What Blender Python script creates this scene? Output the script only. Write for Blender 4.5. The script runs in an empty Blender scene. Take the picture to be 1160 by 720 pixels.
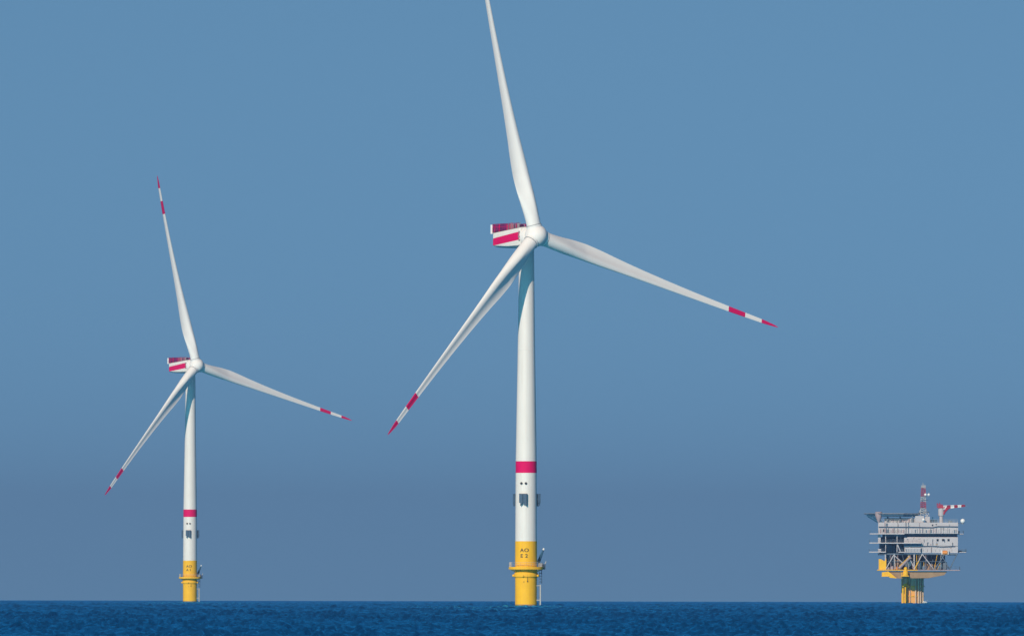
import bpy, bmesh, math, random
import numpy as np
from mathutils import Vector, Matrix

R = math.radians
scene = bpy.context.scene
COL = scene.collection
EARTH = 6.371e6                       # the sea really curves away at these distances

# ------------------------------------------------------------------ camera
CAM_H = 3.2
F_PX = 10000.0                        # focal length in photo pixels (1160 wide)
cam_d = bpy.data.cameras.new("camera")
cam = bpy.data.objects.new("camera", cam_d)
COL.objects.link(cam)
scene.camera = cam
cam_d.sensor_width = 36.0
cam_d.lens = F_PX / 1160.0 * 36.0
cam_d.clip_start = 1.0
cam_d.clip_end = 60000.0
HORIZON_DIP = math.sqrt(2 * CAM_H / EARTH)
PITCH = 320.3 / F_PX - HORIZON_DIP
ROLL = R(-0.105)
cam.location = (0, 0, CAM_H)
cam.matrix_world = (Matrix.Translation((0, 0, CAM_H)) @ Matrix.Rotation(R(90) + PITCH, 4, 'X')
                    @ Matrix.Rotation(-ROLL, 4, 'Z'))

# ------------------------------------------------------------------ light
SUN_AZ = 22.5                         # degrees to the left of straight behind the camera
SUN_EL = 24.0
world = bpy.data.worlds.new("World")
scene.world = world
world.use_nodes = True
wn, wl = world.node_tree.nodes, world.node_tree.links
wn.clear()
w_out = wn.new("ShaderNodeOutputWorld")
w_bg = wn.new("ShaderNodeBackground")
w_bg.inputs["Strength"].default_value = 0.15
sky = wn.new("ShaderNodeTexSky")
sky.sky_type = 'NISHITA'
sky.sun_disc = False
sky.sun_elevation = R(SUN_EL)
sky.sun_rotation = R(180.0 + SUN_AZ)
sky.altitude = 0.0
sky.air_density = 1.0
sky.dust_density = 0.0
sky.ozone_density = 3.0
w_mix = wn.new("ShaderNodeMix")
w_mix.data_type = 'RGBA'
w_mix.blend_type = 'MULTIPLY'
w_mix.inputs[0].default_value = 1.0
SKY_LIFT = 0.35
SKY_TINT = (0.655, 0.825, 0.76, 1.0)    # polariser: a deeper, cooler sky
w_mix.inputs[7].default_value = SKY_TINT
w_tc = wn.new("ShaderNodeTexCoord")
w_map = wn.new("ShaderNodeMapping")
w_map.inputs["Location"].default_value = (0, 0, SKY_LIFT)   # no pale band low over this horizon
wl.new(w_tc.outputs["Generated"], w_map.inputs["Vector"])
wl.new(w_map.outputs["Vector"], sky.inputs["Vector"])
wl.new(sky.outputs[0], w_mix.inputs[6])
wl.new(w_mix.outputs[2], w_bg.inputs["Color"])
wl.new(w_bg.outputs[0], w_out.inputs["Surface"])

sun_d = bpy.data.lights.new("sun", 'SUN')
sun_d.energy = 4.2
sun_d.angle = R(0.53)
sun_d.color = (1.0, 0.83, 0.645)
sun = bpy.data.objects.new("sun", sun_d)
COL.objects.link(sun)
to_sun = Vector((-math.sin(R(SUN_AZ)) * math.cos(R(SUN_EL)),
                 -math.cos(R(SUN_AZ)) * math.cos(R(SUN_EL)), math.sin(R(SUN_EL))))
sun.rotation_euler = to_sun.to_track_quat('Z', 'Y').to_euler()
sun.location = (-200, -300, 200)

scene.view_settings.view_transform = 'Standard'
scene.view_settings.look = 'None'
scene.view_settings.exposure = 0.0
scene.view_settings.gamma = 1.0
scene.view_settings.use_curve_mapping = False
scene.cycles.volume_bounces = 0
scene.cycles.max_bounces = 6


# ------------------------------------------------------------------ helpers
def tag(o, label=None, cat=None, group=None, kind=None):
    if label: o["label"] = label
    if cat: o["category"] = cat
    if group: o["group"] = group
    if kind: o["kind"] = kind
    return o


def empty(name, loc):
    o = bpy.data.objects.new(name, None)
    COL.objects.link(o)
    o.location = loc
    o.empty_display_size = 1.0
    return o


def paint(name, col, rough=0.45, wear=0.06, scale=0.6, streak=0.0, streak_col=(0.25, 0.2, 0.14), metal=0.0, spec=0.4):
    """Painted steel or gelcoat: base colour with faint blotches and, if asked, run-down streaks."""
    m = bpy.data.materials.new(name)
    m.use_nodes = True
    n, l = m.node_tree.nodes, m.node_tree.links
    p = n["Principled BSDF"]
    p.inputs["Roughness"].default_value = rough
    p.inputs["Metallic"].default_value = metal
    p.inputs["Specular IOR Level"].default_value = spec
    tc = n.new("ShaderNodeTexCoord")
    nz = n.new("ShaderNodeTexNoise")
    nz.inputs["Scale"].default_value = scale
    nz.inputs["Detail"].default_value = 5
    l.new(tc.outputs["Object"], nz.inputs["Vector"])
    ramp = n.new("ShaderNodeValToRGB")
    ramp.color_ramp.elements[0].position = 0.3
    ramp.color_ramp.elements[1].position = 0.7
    d = 1 - wear * 2
    ramp.color_ramp.elements[0].color = (col[0] * d, col[1] * d, col[2] * d, 1)
    ramp.color_ramp.elements[1].color = (*col, 1)
    l.new(nz.outputs["Fac"], ramp.inputs["Fac"])
    last = ramp.outputs["Color"]
    if streak > 0:
        mp = n.new("ShaderNodeMapping")
        mp.inputs["Scale"].default_value = (2.2, 2.2, 0.07)
        l.new(tc.outputs["Object"], mp.inputs["Vector"])
        n2 = n.new("ShaderNodeTexNoise")
        n2.inputs["Scale"].default_value = 1.0
        n2.inputs["Detail"].default_value = 4
        l.new(mp.outputs["Vector"], n2.inputs["Vector"])
        r2 = n.new("ShaderNodeValToRGB")
        r2.color_ramp.elements[0].position = 0.52
        r2.color_ramp.elements[1].position = 0.8
        r2.color_ramp.elements[0].color = (0, 0, 0, 1)
        r2.color_ramp.elements[1].color = (streak, streak, streak, 1)
        l.new(n2.outputs["Fac"], r2.inputs["Fac"])
        mx = n.new("ShaderNodeMix")
        mx.data_type = 'RGBA'
        l.new(r2.outputs["Color"], mx.inputs[0])
        l.new(last, mx.inputs[6])
        mx.inputs[7].default_value = (*streak_col, 1)
        last = mx.outputs[2]
    l.new(last, p.inputs["Base Color"])
    return m


M = {
    'white': paint('white_tower_paint', (0.77, 0.755, 0.72), 0.5, 0.03, 0.15, 0.28, (0.5, 0.45, 0.38)),
    'blade': paint('white_gelcoat', (0.86, 0.845, 0.82), 0.55, 0.02, 0.2, spec=0.25),
    'magenta': paint('magenta_paint', (0.70, 0.002, 0.115), 0.6, 0.03, 0.4, spec=0.1),
    'yellow': paint('yellow_paint', (0.92, 0.51, 0.024), 0.55, 0.04, 0.5, 0.5, (0.66, 0.27, 0.03), spec=0.15),
    'column': paint('weathered_yellow_paint', (0.84, 0.42, 0.12), 0.6, 0.08, 0.3, 0.5, (0.50, 0.32, 0.22), spec=0.15),
    'tan': paint('salt_bleached_paint', (0.66, 0.48, 0.34), 0.6, 0.1, 0.4, 0.4, (0.3, 0.2, 0.14)),
    'column_shade': paint('shaded_column_paint', (0.82, 0.50, 0.34), 0.65, 0.1, 0.3, 0.5, (0.42, 0.24, 0.14)),  # streaked column paint, shade below the topside put into its tone
    'grey': paint('light_grey_paint', (0.50, 0.50, 0.49), 0.5, 0.06, 0.6),
    'steel': paint('galvanised_steel', (0.30, 0.32, 0.34), 0.5, 0.1, 1.0, metal=0.3),
    'dark': paint('dark_rubber', (0.03, 0.033, 0.04), 0.6, 0.1, 1.0),
    'slate': paint('slate_blue_mesh', (0.05, 0.105, 0.18), 0.6, 0.1, 1.5),
    'violet': paint('violet_mesh', (0.24, 0.006, 0.13), 0.6, 0.15, 1.2),
    'plum': paint('plum_cooler_fins', (0.10, 0.02, 0.10), 0.6, 0.15, 1.2),
    'letter': paint('brown_black_lettering', (0.06, 0.045, 0.02), 0.6, 0.05, 2.0),
    'wall': paint('module_wall_paint', (0.50, 0.485, 0.515), 0.5, 0.04, 0.15, 0.3, (0.35, 0.3, 0.27)),
    'blue': paint('deck_blue_and_shade', (0.025, 0.12, 0.22), 0.6, 0.12, 0.5),  # shade of the open interiors put into the colour; also on blue parts
    'bluegrey': paint('blue_grey_paint', (0.13, 0.19, 0.26), 0.55, 0.1, 0.4),
    'brown': paint('weathered_girder', (0.36, 0.24, 0.14), 0.7, 0.12, 0.3, 0.4, (0.12, 0.08, 0.05)),
    'red': paint('signal_red_paint', (0.42, 0.025, 0.06), 0.5, 0.06, 0.6),
    'pink': paint('faded_pink_grey', (0.42, 0.33, 0.35), 0.6, 0.08, 0.6),
    'glass': paint('dark_window_glass', (0.02, 0.03, 0.045), 0.12, 0.05, 0.5),
    'orange': paint('lifeboat_orange', (0.80, 0.30, 0.06), 0.5, 0.05, 0.6),
    'radome': paint('white_radome', (0.85, 0.85, 0.84), 0.35, 0.01, 0.5),
}


class MB:
    """Collects verts, faces and per-face materials; build() links them as one mesh."""
    def __init__(self):
        self.v, self.f, self.m, self.s = [], [], [], []
        self.mats = []

    def mi(self, key):
        if key not in self.mats:
            self.mats.append(key)
        return self.mats.index(key)

    def add(self, verts, faces, key, smooth=False):
        b = len(self.v)
        self.v += [tuple(p) for p in verts]
        i = self.mi(key)
        for f in faces:
            self.f.append(tuple(b + k for k in f))
            self.m.append(i)
            self.s.append(smooth)

    def box(self, x0, x1, y0, y1, z0, z1, key):
        if x0 > x1: x0, x1 = x1, x0
        if y0 > y1: y0, y1 = y1, y0
        if z0 > z1: z0, z1 = z1, z0
        v = [(x, y, z) for z in (z0, z1) for y in (y0, y1) for x in (x0, x1)]
        self.add(v, [(0, 2, 3, 1), (4, 5, 7, 6), (0, 1, 5, 4), (2, 6, 7, 3), (0, 4, 6, 2), (1, 3, 7, 5)], key)

    def rings(self, rings, key, close=True, smooth=True, keys=None):
        n = len(rings[0])
        b = len(self.v)
        for r_ in rings:
            self.v += [tuple(p) for p in r_]
        for k in range(len(rings) - 1):
            kk = self.mi(keys[k] if keys else key)
            for i in range(n):
                j = (i + 1) % n
                self.f.append((b + k * n + i, b + k * n + j, b + (k + 1) * n + j, b + (k + 1) * n + i))
                self.m.append(kk)
                self.s.append(smooth)
        if close:
            self.f.append(tuple(b + i for i in reversed(range(n))))
            self.m.append(self.mi(keys[0] if keys else key)); self.s.append(False)
            o = b + (len(rings) - 1) * n
            self.f.append(tuple(o + i for i in range(n)))
            self.m.append(self.mi(keys[-1] if keys else key)); self.s.append(False)

    def lathe(self, prof, key, n=48, cx=0, cy=0, keys=None, close=True):
        rs = [[(cx + r * math.cos(2 * math.pi * i / n), cy + r * math.sin(2 * math.pi * i / n), z)
               for i in range(n)] for r, z in prof]
        self.rings(rs, key, close, True, keys)

    def tube(self, a, b, r, key, n=10, r2=None):
        a, b = Vector(a), Vector(b)
        d = (b - a).normalized()
        up = Vector((0, 0, 1)) if abs(d.z) < 0.95 else Vector((1, 0, 0))
        u = d.cross(up).normalized()
        w = u.cross(d)
        rs = []
        for p, q in ((a, r), (b, r if r2 is None else r2)):
            rs.append([p + (u * math.cos(2 * math.pi * i / n) + w * math.sin(2 * math.pi * i / n)) * q for i in range(n)])
        self.rings([rs[0][::-1], rs[1][::-1]], key)

    def path(self, pts, r, key, n=10):
        for a, b in zip(pts[:-1], pts[1:]):
            self.tube(a, b, r, key, n)

    def ball(self, c, r, key, seg=20, rows=12, sc=(1, 1, 1)):
        prof = []
        rs = []
        for k in range(1, rows):
            t = math.pi * k / rows
            rs.append([(c[0] + sc[0] * r * math.sin(t) * math.cos(2 * math.pi * i / seg),
                        c[1] + sc[1] * r * math.sin(t) * math.sin(2 * math.pi * i / seg),
                        c[2] - sc[2] * r * math.cos(t)) for i in range(seg)])
        self.rings(rs, key)

    def build(self, name, parent=None, sharp=35):
        me = bpy.data.meshes.new(name)
        me.from_pydata(self.v, [], self.f)
        for k in self.mats:
            me.materials.append(M[k])
        me.polygons.foreach_set("material_index", self.m)
        me.polygons.foreach_set("use_smooth", self.s)
        me.update()
        me.set_sharp_from_angle(angle=R(sharp))
        o = bpy.data.objects.new(name, me)
        COL.objects.link(o)
        if parent is not None:
            o.parent = parent
        return o


def railing(mb, pts, h, key, r=0.05, step=1.5, closed=False, mid=True):
    pts = [Vector(p) for p in pts]
    if closed:
        pts = pts + [pts[0]]
    for a, b in zip(pts[:-1], pts[1:]):
        L = (b - a).length
        n = max(1, round(L / step))
        for k in range(n + 1):
            p = a.lerp(b, k / n)
            mb.tube(p, p + Vector((0, 0, h)), r, key, 6)
        for q in ((h, h * 0.5) if mid else (h,)):
            mb.tube(a + Vector((0, 0, q)), b + Vector((0, 0, q)), r, key, 6)


def place(px, dist):
    """World x for a photo column at the waterline, and the z of the curved sea there."""
    x_img = (px - 580.0) * math.cos(ROLL) + 320.0 * math.sin(-ROLL)
    return Vector((x_img / F_PX * dist, dist, -dist * dist / (2 * EARTH)))


# ------------------------------------------------------------------ sea
def make_sea():
    rng = np.random.default_rng(11)
    fine = np.concatenate([np.linspace(-14, -7, 130)[:-1], np.linspace(-7, -4.2, 170)[:-1], np.linspace(-4.2, 4.2, 1000),
                           np.linspace(4.2, 7, 170)[1:], np.linspace(7, 14, 130)[1:]])
    ang = np.concatenate([np.linspace(-180, -30, 26)[:-1], np.linspace(-30, -14, 40)[:-1], fine,
                          np.linspace(14, 30, 40)[1:], np.linspace(30, 180, 26)[1:-1]])
    ang = np.radians(ang)
    rr = [3.0]
    while rr[-1] < 14000:
        r = rr[-1]
        if r < 560: d = max(0.6, r * 0.035)
        elif r < 1100: d = 0.6
        elif r < 4000: d = 0.6 + (r - 1100) * 0.0013
        else: d = 4.4 + (r - 4000) * 0.02
        rr.append(r + d)
    rr = np.array(rr)
    dr = np.gradient(rr)
    A, B = np.meshgrid(ang, rr)
    X = B * np.sin(A)
    Y = B * np.cos(A)
    Z = np.zeros_like(X)
    DR = dr[:, None]
    dA = np.gradient(ang)[None, :]
    DL = B * dA
    n_w = 120
    lam = np.exp(rng.uniform(np.log(0.5), np.log(6.5), n_w))
    wind = R(205)
    for k in range(n_w):
        th = wind + rng.normal(0, 0.95)
        kk = 2 * np.pi / lam[k]
        amp = 0.0135 * lam[k] ** 0.7 * rng.uniform(0.5, 1.3)
        amp = min(amp, 0.030)
        ph = rng.uniform(0, 2 * np.pi)
        kx, ky = math.sin(th) * kk, math.cos(th) * kk
        # leave out what the grid cannot carry
        w = np.clip((lam[k] / np.maximum(np.maximum(0.3 * DR, DL), 1e-3) - 1.6) / 2.0, 0, 1)
        if w.max() <= 0:
            continue
        s = np.sin(kx * X + ky * Y + ph)
        Z += w * amp * (s + 0.25 * s * s - 0.125)
    gust = np.ones_like(X)
    for k in range(14):
        lx, ly = rng.uniform(8, 70), rng.uniform(60, 500)
        gust += 0.11 * np.sin(2 * np.pi * (X / lx + Y / ly * rng.choice([-1, 1])) + rng.uniform(0, 6.28))
    Z *= np.clip(gust, 0.5, 1.5)
    for k in range(5):                              # a little long swell underneath
        lw = rng.uniform(18, 40)
        th = wind + rng.normal(0, 0.5)
        ok = np.clip(lw / np.maximum(DR, DL) / 3 - 1, 0, 1)
        Z += ok * 0.016 * np.sin(2 * np.pi / lw * (math.sin(th) * X + math.cos(th) * Y) + rng.uniform(0, 6.28))
    Z -= B * B / (2 * EARTH)
    nr, na = X.shape
    verts = np.stack([X, Y, Z], -1).reshape(-1, 3)
    i = np.arange(nr - 1)[:, None] * na
    j = np.arange(na)[None, :]
    jn = (j + 1) % na
    quads = np.stack([i + j, i + na + j, i + na + jn, i + jn], -1).reshape(-1, 4)
    # winding: angle runs clockwise seen from above
    me = bpy.data.meshes.new("sea")
    nv, nf = len(verts), len(quads)
    cap = nv
    me.vertices.add(nv)
    me.vertices.foreach_set("co", verts.astype(np.float32).ravel())
    me.loops.add(nf * 4 + na)
    loops = np.concatenate([quads.ravel(), np.arange(na)[::-1]])
    me.loops.foreach_set("vertex_index", loops.astype(np.int32))
    me.polygons.add(nf + 1)
    me.polygons.foreach_set("loop_start", np.concatenate([np.arange(nf) * 4, [nf * 4]]).astype(np.int32))
    me.polygons.foreach_set("use_smooth", np.ones(nf + 1, dtype=bool))
    me.update(calc_edges=True)
    me.validate()
    o = bpy.data.objects.new("sea", me)
    COL.objects.link(o)
    tag(o, "deep blue choppy open sea reaching to the horizon", "sea", kind="structure")
    m = bpy.data.materials.new("sea_water")
    m.use_nodes = True
    n, l = m.node_tree.nodes, m.node_tree.links
    n.remove(n["Principled BSDF"])
    dif = n.new("ShaderNodeBsdfDiffuse")           # light scattered back out of the water
    dif.inputs["Color"].default_value = (0.0, 0.016, 0.050, 1)
    glo = n.new("ShaderNodeBsdfGlossy")            # surface reflection, thinned by the polariser
    glo.inputs["Color"].default_value = (0.07, 0.56, 0.87, 1)
    glo.inputs["Roughness"].default_value = 0.1
    fre = n.new("ShaderNodeFresnel")
    fre.inputs["IOR"].default_value = 1.33
    mxs = n.new("ShaderNodeMixShader")
    l.new(fre.outputs[0], mxs.inputs[0])
    l.new(dif.outputs[0], mxs.inputs[1])
    l.new(glo.outputs[0], mxs.inputs[2])
    l.new(mxs.outputs[0], n["Material Output"].inputs["Surface"])
    tc = n.new("ShaderNodeTexCoord")
    nz = n.new("ShaderNodeTexNoise")
    nz.inputs["Scale"].default_value = 0.9
    nz.inputs["Detail"].default_value = 4
    l.new(tc.outputs["Object"], nz.inputs["Vector"])
    bp = n.new("ShaderNodeBump")
    bp.inputs["Strength"].default_value = 0.7
    bp.inputs["Distance"].default_value = 0.35
    l.new(nz.outputs["Fac"], bp.inputs["Height"])
    for q in (dif, glo, fre):
        l.new(bp.outputs["Normal"], q.inputs["Normal"])
    me.materials.append(m)
    return o


make_sea()


# ------------------------------------------------------------------ haze
def make_haze():
    mb = MB()
    S, y0 = 15500, -15500
    mb.box(-S, S, y0, 15500, -19.0, 175.0, 'white')
    o = mb.build("haze")
    o.data.materials.clear()
    m = bpy.data.materials.new("sea_air")
    m.use_nodes = True
    n, l = m.node_tree.nodes, m.node_tree.links
    n.clear()
    out = n.new("ShaderNodeOutputMaterial")
    v = n.new("ShaderNodeVolumePrincipled")
    v.inputs["Color"].default_value = (0.20, 0.325, 0.62, 1)
    v.inputs["Density"].default_value = HAZE
    v.inputs["Anisotropy"].default_value = 0.0
    l.new(v.outputs[0], out.inputs["Volume"])
    o.data.materials.append(m)
    tag(o, "thin blue sea haze between the camera and horizon", "haze", kind="stuff")


HAZE = 6.2e-5
make_haze()

# ------------------------------------------------------------------ wind turbine
YAW, TILT = R(38.6), R(6.5)
N_H = Vector((math.sin(YAW), -math.cos(YAW), 0))
N = (N_H * math.cos(TILT) + Vector((0, 0, math.sin(TILT)))).normalized()
E = Vector((math.cos(YAW), math.sin(YAW), 0))
U = (Vector((0, 0, 1)) * math.cos(TILT) - N_H * math.sin(TILT)).normalized()
HUB = Vector((0, 0, 95.3)) + N_H * 4.0
TIP_R = 78.1


def interp(x, xs, ys):
    return float(np.interp(x, xs, ys))


def smooth_interp(x, xs, ys):
    """Monotone-ish cubic through the table, so the blade has no kinks."""
    xs, ys = list(xs), list(ys)
    k = max(0, min(len(xs) - 2, int(np.searchsorted(xs, x)) - 1))
    def slope(i):
        if i <= 0: return (ys[1] - ys[0]) / (xs[1] - xs[0])
        if i >= len(xs) - 1: return (ys[-1] - ys[-2]) / (xs[-1] - xs[-2])
        a = (ys[i] - ys[i - 1]) / (xs[i] - xs[i - 1])
        b = (ys[i + 1] - ys[i]) / (xs[i + 1] - xs[i])
        return 0 if a * b <= 0 else 2 * a * b / (a + b)
    h = xs[k + 1] - xs[k]
    t = min(1, max(0, (x - xs[k]) / h))
    m0, m1 = slope(k) * h, slope(k + 1) * h
    return ((2 * t**3 - 3 * t**2 + 1) * ys[k] + (t**3 - 2 * t**2 + t) * m0
            + (-2 * t**3 + 3 * t**2) * ys[k + 1] + (t**3 - t**2) * m1)


def blade_mesh():
    """Blade along +Z; +X is the leading edge (motion), -Y is upwind (pressure side)."""
    cr = ([1.8, 4, 8, 12, 16, 20, 26, 33, 42, 52, 62, 69, 73.6, 76.1, 77.4, 78.1],
          [3.7, 3.7, 4.1, 4.6, 4.75, 4.5, 3.75, 3.05, 2.4, 1.85, 1.45, 1.2, 0.98, 0.62, 0.36, 0.08])
    tr = ([1.8, 4, 8, 12, 16, 20, 26, 33, 42, 52, 61, 77], [1, 1, .80, .58, .45, .385, .33, .29, .26, .23, .21, .18])
    br = ([1.8, 8, 16, 26, 40, 60, 77], [10, 10, 8, 5, 2.5, 0.5, -0.5])
    bl = ([1.8, 4, 8, 12, 16, 20], [0, 0, .4, .8, 1, 1])
    L = TIP_R
    marks = [L - 15.7, L - 10.45, L - 5.2]
    rs = sorted(set(list(np.linspace(1.8, 24, 26)) + list(np.linspace(25, 73, 36)) + list(np.linspace(74, L, 14)) + marks))
    n = 40
    rings = []
    for r in rs:
        c, t, b, w = smooth_interp(r, *cr), smooth_interp(r, *tr), R(interp(r, *br)), interp(r, *bl)
        ring = []
        for i in range(n):
            ph = 2 * math.pi * i / n
            x = 0.5 * (1 + math.cos(ph))          # 1 = trailing edge, 0 = leading edge
            up = math.sin(ph) >= 0
            yt = 5 * t * (0.2969 * math.sqrt(max(x, 0)) - 0.126 * x - 0.3516 * x**2 + 0.2843 * x**3 - 0.1036 * x**4)
            yc = 0.035 * math.sin(math.pi * x ** 1.15)
            aft = 0.0 if up else 0.58 * t * max(0, (x - 0.32)) * (1 - x) * 3.0   # hollow aft pressure side
            ya = yc + (yt if up else -(yt) + aft)
            xa = (0.36 - x)                        # leading edge towards +X
            xc, yc_ = 0.5 * math.cos(math.pi - ph), 0.5 * math.sin(ph)
            X = ((1 - w) * xc + w * xa) * c
            Yv = ((1 - w) * yc_ * 1.0 + w * ya) * c
            # leading edge turns upwind (-Y)
            Xr = X * math.cos(b) + Yv * math.sin(b)
            Yr = -X * math.sin(b) + Yv * math.cos(b)
            q = (r - 1.8) / (L - 1.8)
            pre = q * 3.1 + 2.6 * q ** 2.6         # coning and pre-bend, upwind
            ring.append((Xr, Yr - pre, r))
        rings.append(ring)
    keys = []
    for a, b2 in zip(rs[:-1], rs[1:]):
        mid = 0.5 * (a + b2)
        k = 'blade'
        if marks[0] < mid < marks[1] or mid > marks[2]:
            k = 'magenta'
        keys.append(k)
    mb = MB()
    mb.rings(rings, 'blade', keys=keys)
    return mb


def axis_matrix(center, x, y, z):
    m = Matrix((x, y, z)).transposed().to_4x4()
    m.translation = center
    return m


def blade_matrix(theta):
    z = E * math.sin(theta) + U * math.cos(theta)
    x = E * math.cos(theta) - U * math.sin(theta)
    y = -N
    return axis_matrix(HUB, x, y, z)


def tower_r(z):
    return interp(z, [0, 16.8, 38, 67, 92.5], [2.82, 2.79, 2.70, 2.22, 1.92])


def lettering(chars, radius, parent):
    """Painted characters wrapped onto the cylinder, facing -Y."""
    V, F = [], []
    for ch, cx, zb in chars:
        cu = bpy.data.curves.new("glyph", 'FONT')
        cu.body = ch
        cu.size = 1.28
        cu.align_x = 'CENTER'
        cu.offset = 0.035
        cu.resolution_u = 6
        ob = bpy.data.objects.new("glyph", cu)
        COL.objects.link(ob)
        dg = bpy.context.evaluated_depsgraph_get()
        me = bpy.data.meshes.new_from_object(ob.evaluated_get(dg))
        b = len(V)
        for v in me.vertices:
            a = (cx + v.co.x * (1.18 if ch == 'O' else 1.12)) / radius
            rr_ = radius + 0.02
            V.append((rr_ * math.sin(a), -rr_ * math.cos(a), zb + v.co.y))
        for p in me.polygons:
            F.append(tuple(b + i for i in p.vertices))
        bpy.data.objects.remove(ob)
        bpy.data.meshes.remove(me)
        bpy.data.curves.remove(cu)
    mb = MB()
    mb.add(V, F, 'letter')
    return mb.build("lettering", parent)


def build_turbine(loc, phase, chars, label, group):
    root = empty("wind_turbine", loc)
    tag(root, label, "wind turbine", group)

    # foundation and transition piece
    mb = MB()
    prof = [(2.80, -4.0), (2.80, 0.0), (2.80, 7.3), (2.95, 7.45), (3.1, 7.65), (3.1, 8.15), (3.0, 8.6), (2.84, 8.8),
            (2.84, 9.4), (2.82, 16.8)]
    mb.lathe(prof, 'yellow', 64)
    # lifting lugs on the collar and an inspection chain below it
    for a in (-98, -15, 70, 150):
        c = Vector((math.sin(R(a)), -math.cos(R(a)), 0))
        mb.tube(c * 3.0 + Vector((0, 0, 7.9)), c * 3.5 + Vector((0, 0, 7.9)), 0.32, 'yellow', 8)
    tp = mb.build("transition_piece", root)
    mb = MB()
    mb.tube((0.4, -2.98, 7.6), (0.4, -2.90, 6.5), 0.05, 'dark', 6)
    mb.ball((0.4, -2.92, 6.4), 0.16, 'dark', 8, 6)
    mb.build("chain", tp)
    mb = MB()
    mb.tube((-0.55, -2.84, 6.5), (-0.55, -2.84, 6.1), 0.06, 'dark', 6)
    mb.build("anode_stub", tp)
    mb = MB()
    mb.lathe([(2.815, 0.02), (2.815, 0.5)], 'brown', 64, close=False)
    mb.build("waterline_growth", tp)
    lettering(chars, 2.83, tp)

    # working platform
    mb = MB()
    n = 48
    prof = [(2.9, 9.55), (4.3, 9.45), (4.45, 9.5), (4.45, 10.15), (2.9, 10.15), (2.9, 9.55)]
    mb.lathe(prof, 'yellow', n, close=False)
    for k in range(12):
        a = 2 * math.pi * k / 12
        mb.tube((2.85 * math.cos(a), 2.85 * math.sin(a), 8.9), (4.2 * math.cos(a), 4.2 * math.sin(a), 9.6), 0.09, 'yellow', 6)
    pf = mb.build("work_platform", root)
    mb = MB()
    ring = [(4.38 * math.cos(2 * math.pi * k / 20), 4.38 * math.sin(2 * math.pi * k / 20), 10.15) for k in range(20)]
    railing(mb, ring, 1.1, 'grey', 0.035, 1.4, closed=True)
    mb.build("railing", pf)
    mb = MB()
    mb.box(-4.3, -3.75, -0.8, -0.2, 10.16, 11.35, 'grey')
    mb.build("junction_box", pf)
    mb = MB()
    mb.box(3.15, 4.2, -0.2, 1.0, 10.16, 11.1, 'steel')
    mb.box(4.1, 5.1, 0.2, 1.4, 9.5, 10.9, 'slate')
    mb.tube((4.9, 0.6, 10.9), (5.2, 0.5, 11.6), 0.12, 'grey', 8)
    mb.build("equipment_rack", pf)

    # davit crane
    mb = MB()
    mb.lathe([(0.30, 10.15), (0.30, 11.5), (0.42, 11.55), (0.42, 11.9)], 'grey', 16, 3.3, 1.9)
    cr = mb.build("davit_crane", root)
    mb = MB()
    a, b = Vector((3.35, 1.85, 11.7)), Vector((4.45, 1.55, 14.5))
    mb.tube(a, b, 0.42, 'blue', 10, 0.2)
    mb.tube(b, b + (b - a).normalized() * 0.5, 0.26, 'radome', 10, 0.22)
    mb.build("jib", cr)

    # boat landing
    mb = MB()
    for y in (-0.75, 0.15):
        mb.tube((3.72, y, -3.0), (3.72, y, 5.6), 0.17, 'grey', 10)
        mb.tube((3.72, y, 5.3), (2.7, y, 5.3), 0.1, 'grey', 8)
        mb.tube((3.72, y, 1.6), (2.7, y, 1.6), 0.12, 'grey', 8)
    bl = mb.build("boat_landing", root)
    mb = MB()
    for y in (-0.5, -0.1):
        mb.tube((3.4, y, -1.0), (3.4, y, 9.6), 0.06, 'steel', 6)
        mb.tube((4.02, y, 5.9), (4.02, y, 9.4), 0.1, 'slate', 6)
    for k in range(34):
        mb.tube((3.4, -0.5, -0.8 + k * 0.3), (3.4, -0.1, -0.8 + k * 0.3), 0.035, 'steel', 5)
    for k in range(5):
        z = 6.3 + k * 0.75
        pts = [Vector((3.4 + 0.7 * math.sin(R(t)), -0.3 - 0.42 * math.cos(R(t)), z)) for t in range(0, 181, 30)]
        mb.path(pts, 0.09, 'slate', 5)
    mb.build("ladder", bl)

    # tower
    zs = [16.8, 21, 25.5, 30, 34.3, 34.32, 37.28, 37.3, 42, 47, 52, 57, 62, 67, 72, 77, 82, 87, 92.6]
    mb = MB()
    rs = [(tower_r(z), z) for z in zs]
    keys = ['magenta' if 34.29 < 0.5 * (a + b) < 37.31 else 'white' for a, b in zip(zs[:-1], zs[1:])]
    mb.lathe(rs, 'white', 72, keys=keys)
    tw = mb.build("tower", root)
    for z in (16.82, 43.0, 66.0):
        mb = MB()
        r0 = tower_r(z)
        mb.lathe([(r0 + 0.002, z - 0.10), (r0 + 0.035, z - 0.07), (r0 + 0.035, z + 0.07), (r0 + 0.002, z + 0.10)], 'white', 72, close=False)
        mb.build("flange", tw)
    for x in (-1.18, -0.08):
        a = math.asin(x / tower_r(31.6))
        rr_ = tower_r(31.6)
        c = Vector((rr_ * math.sin(a), -rr_ * math.cos(a), 31.6))
        d = Vector((math.sin(a), -math.cos(a), 0))
        mb = MB()
        mb.tube(c - d * 0.05, c + d * 0.2, 0.33, 'dark', 12)
        mb.build("tower_port", tw)
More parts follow.
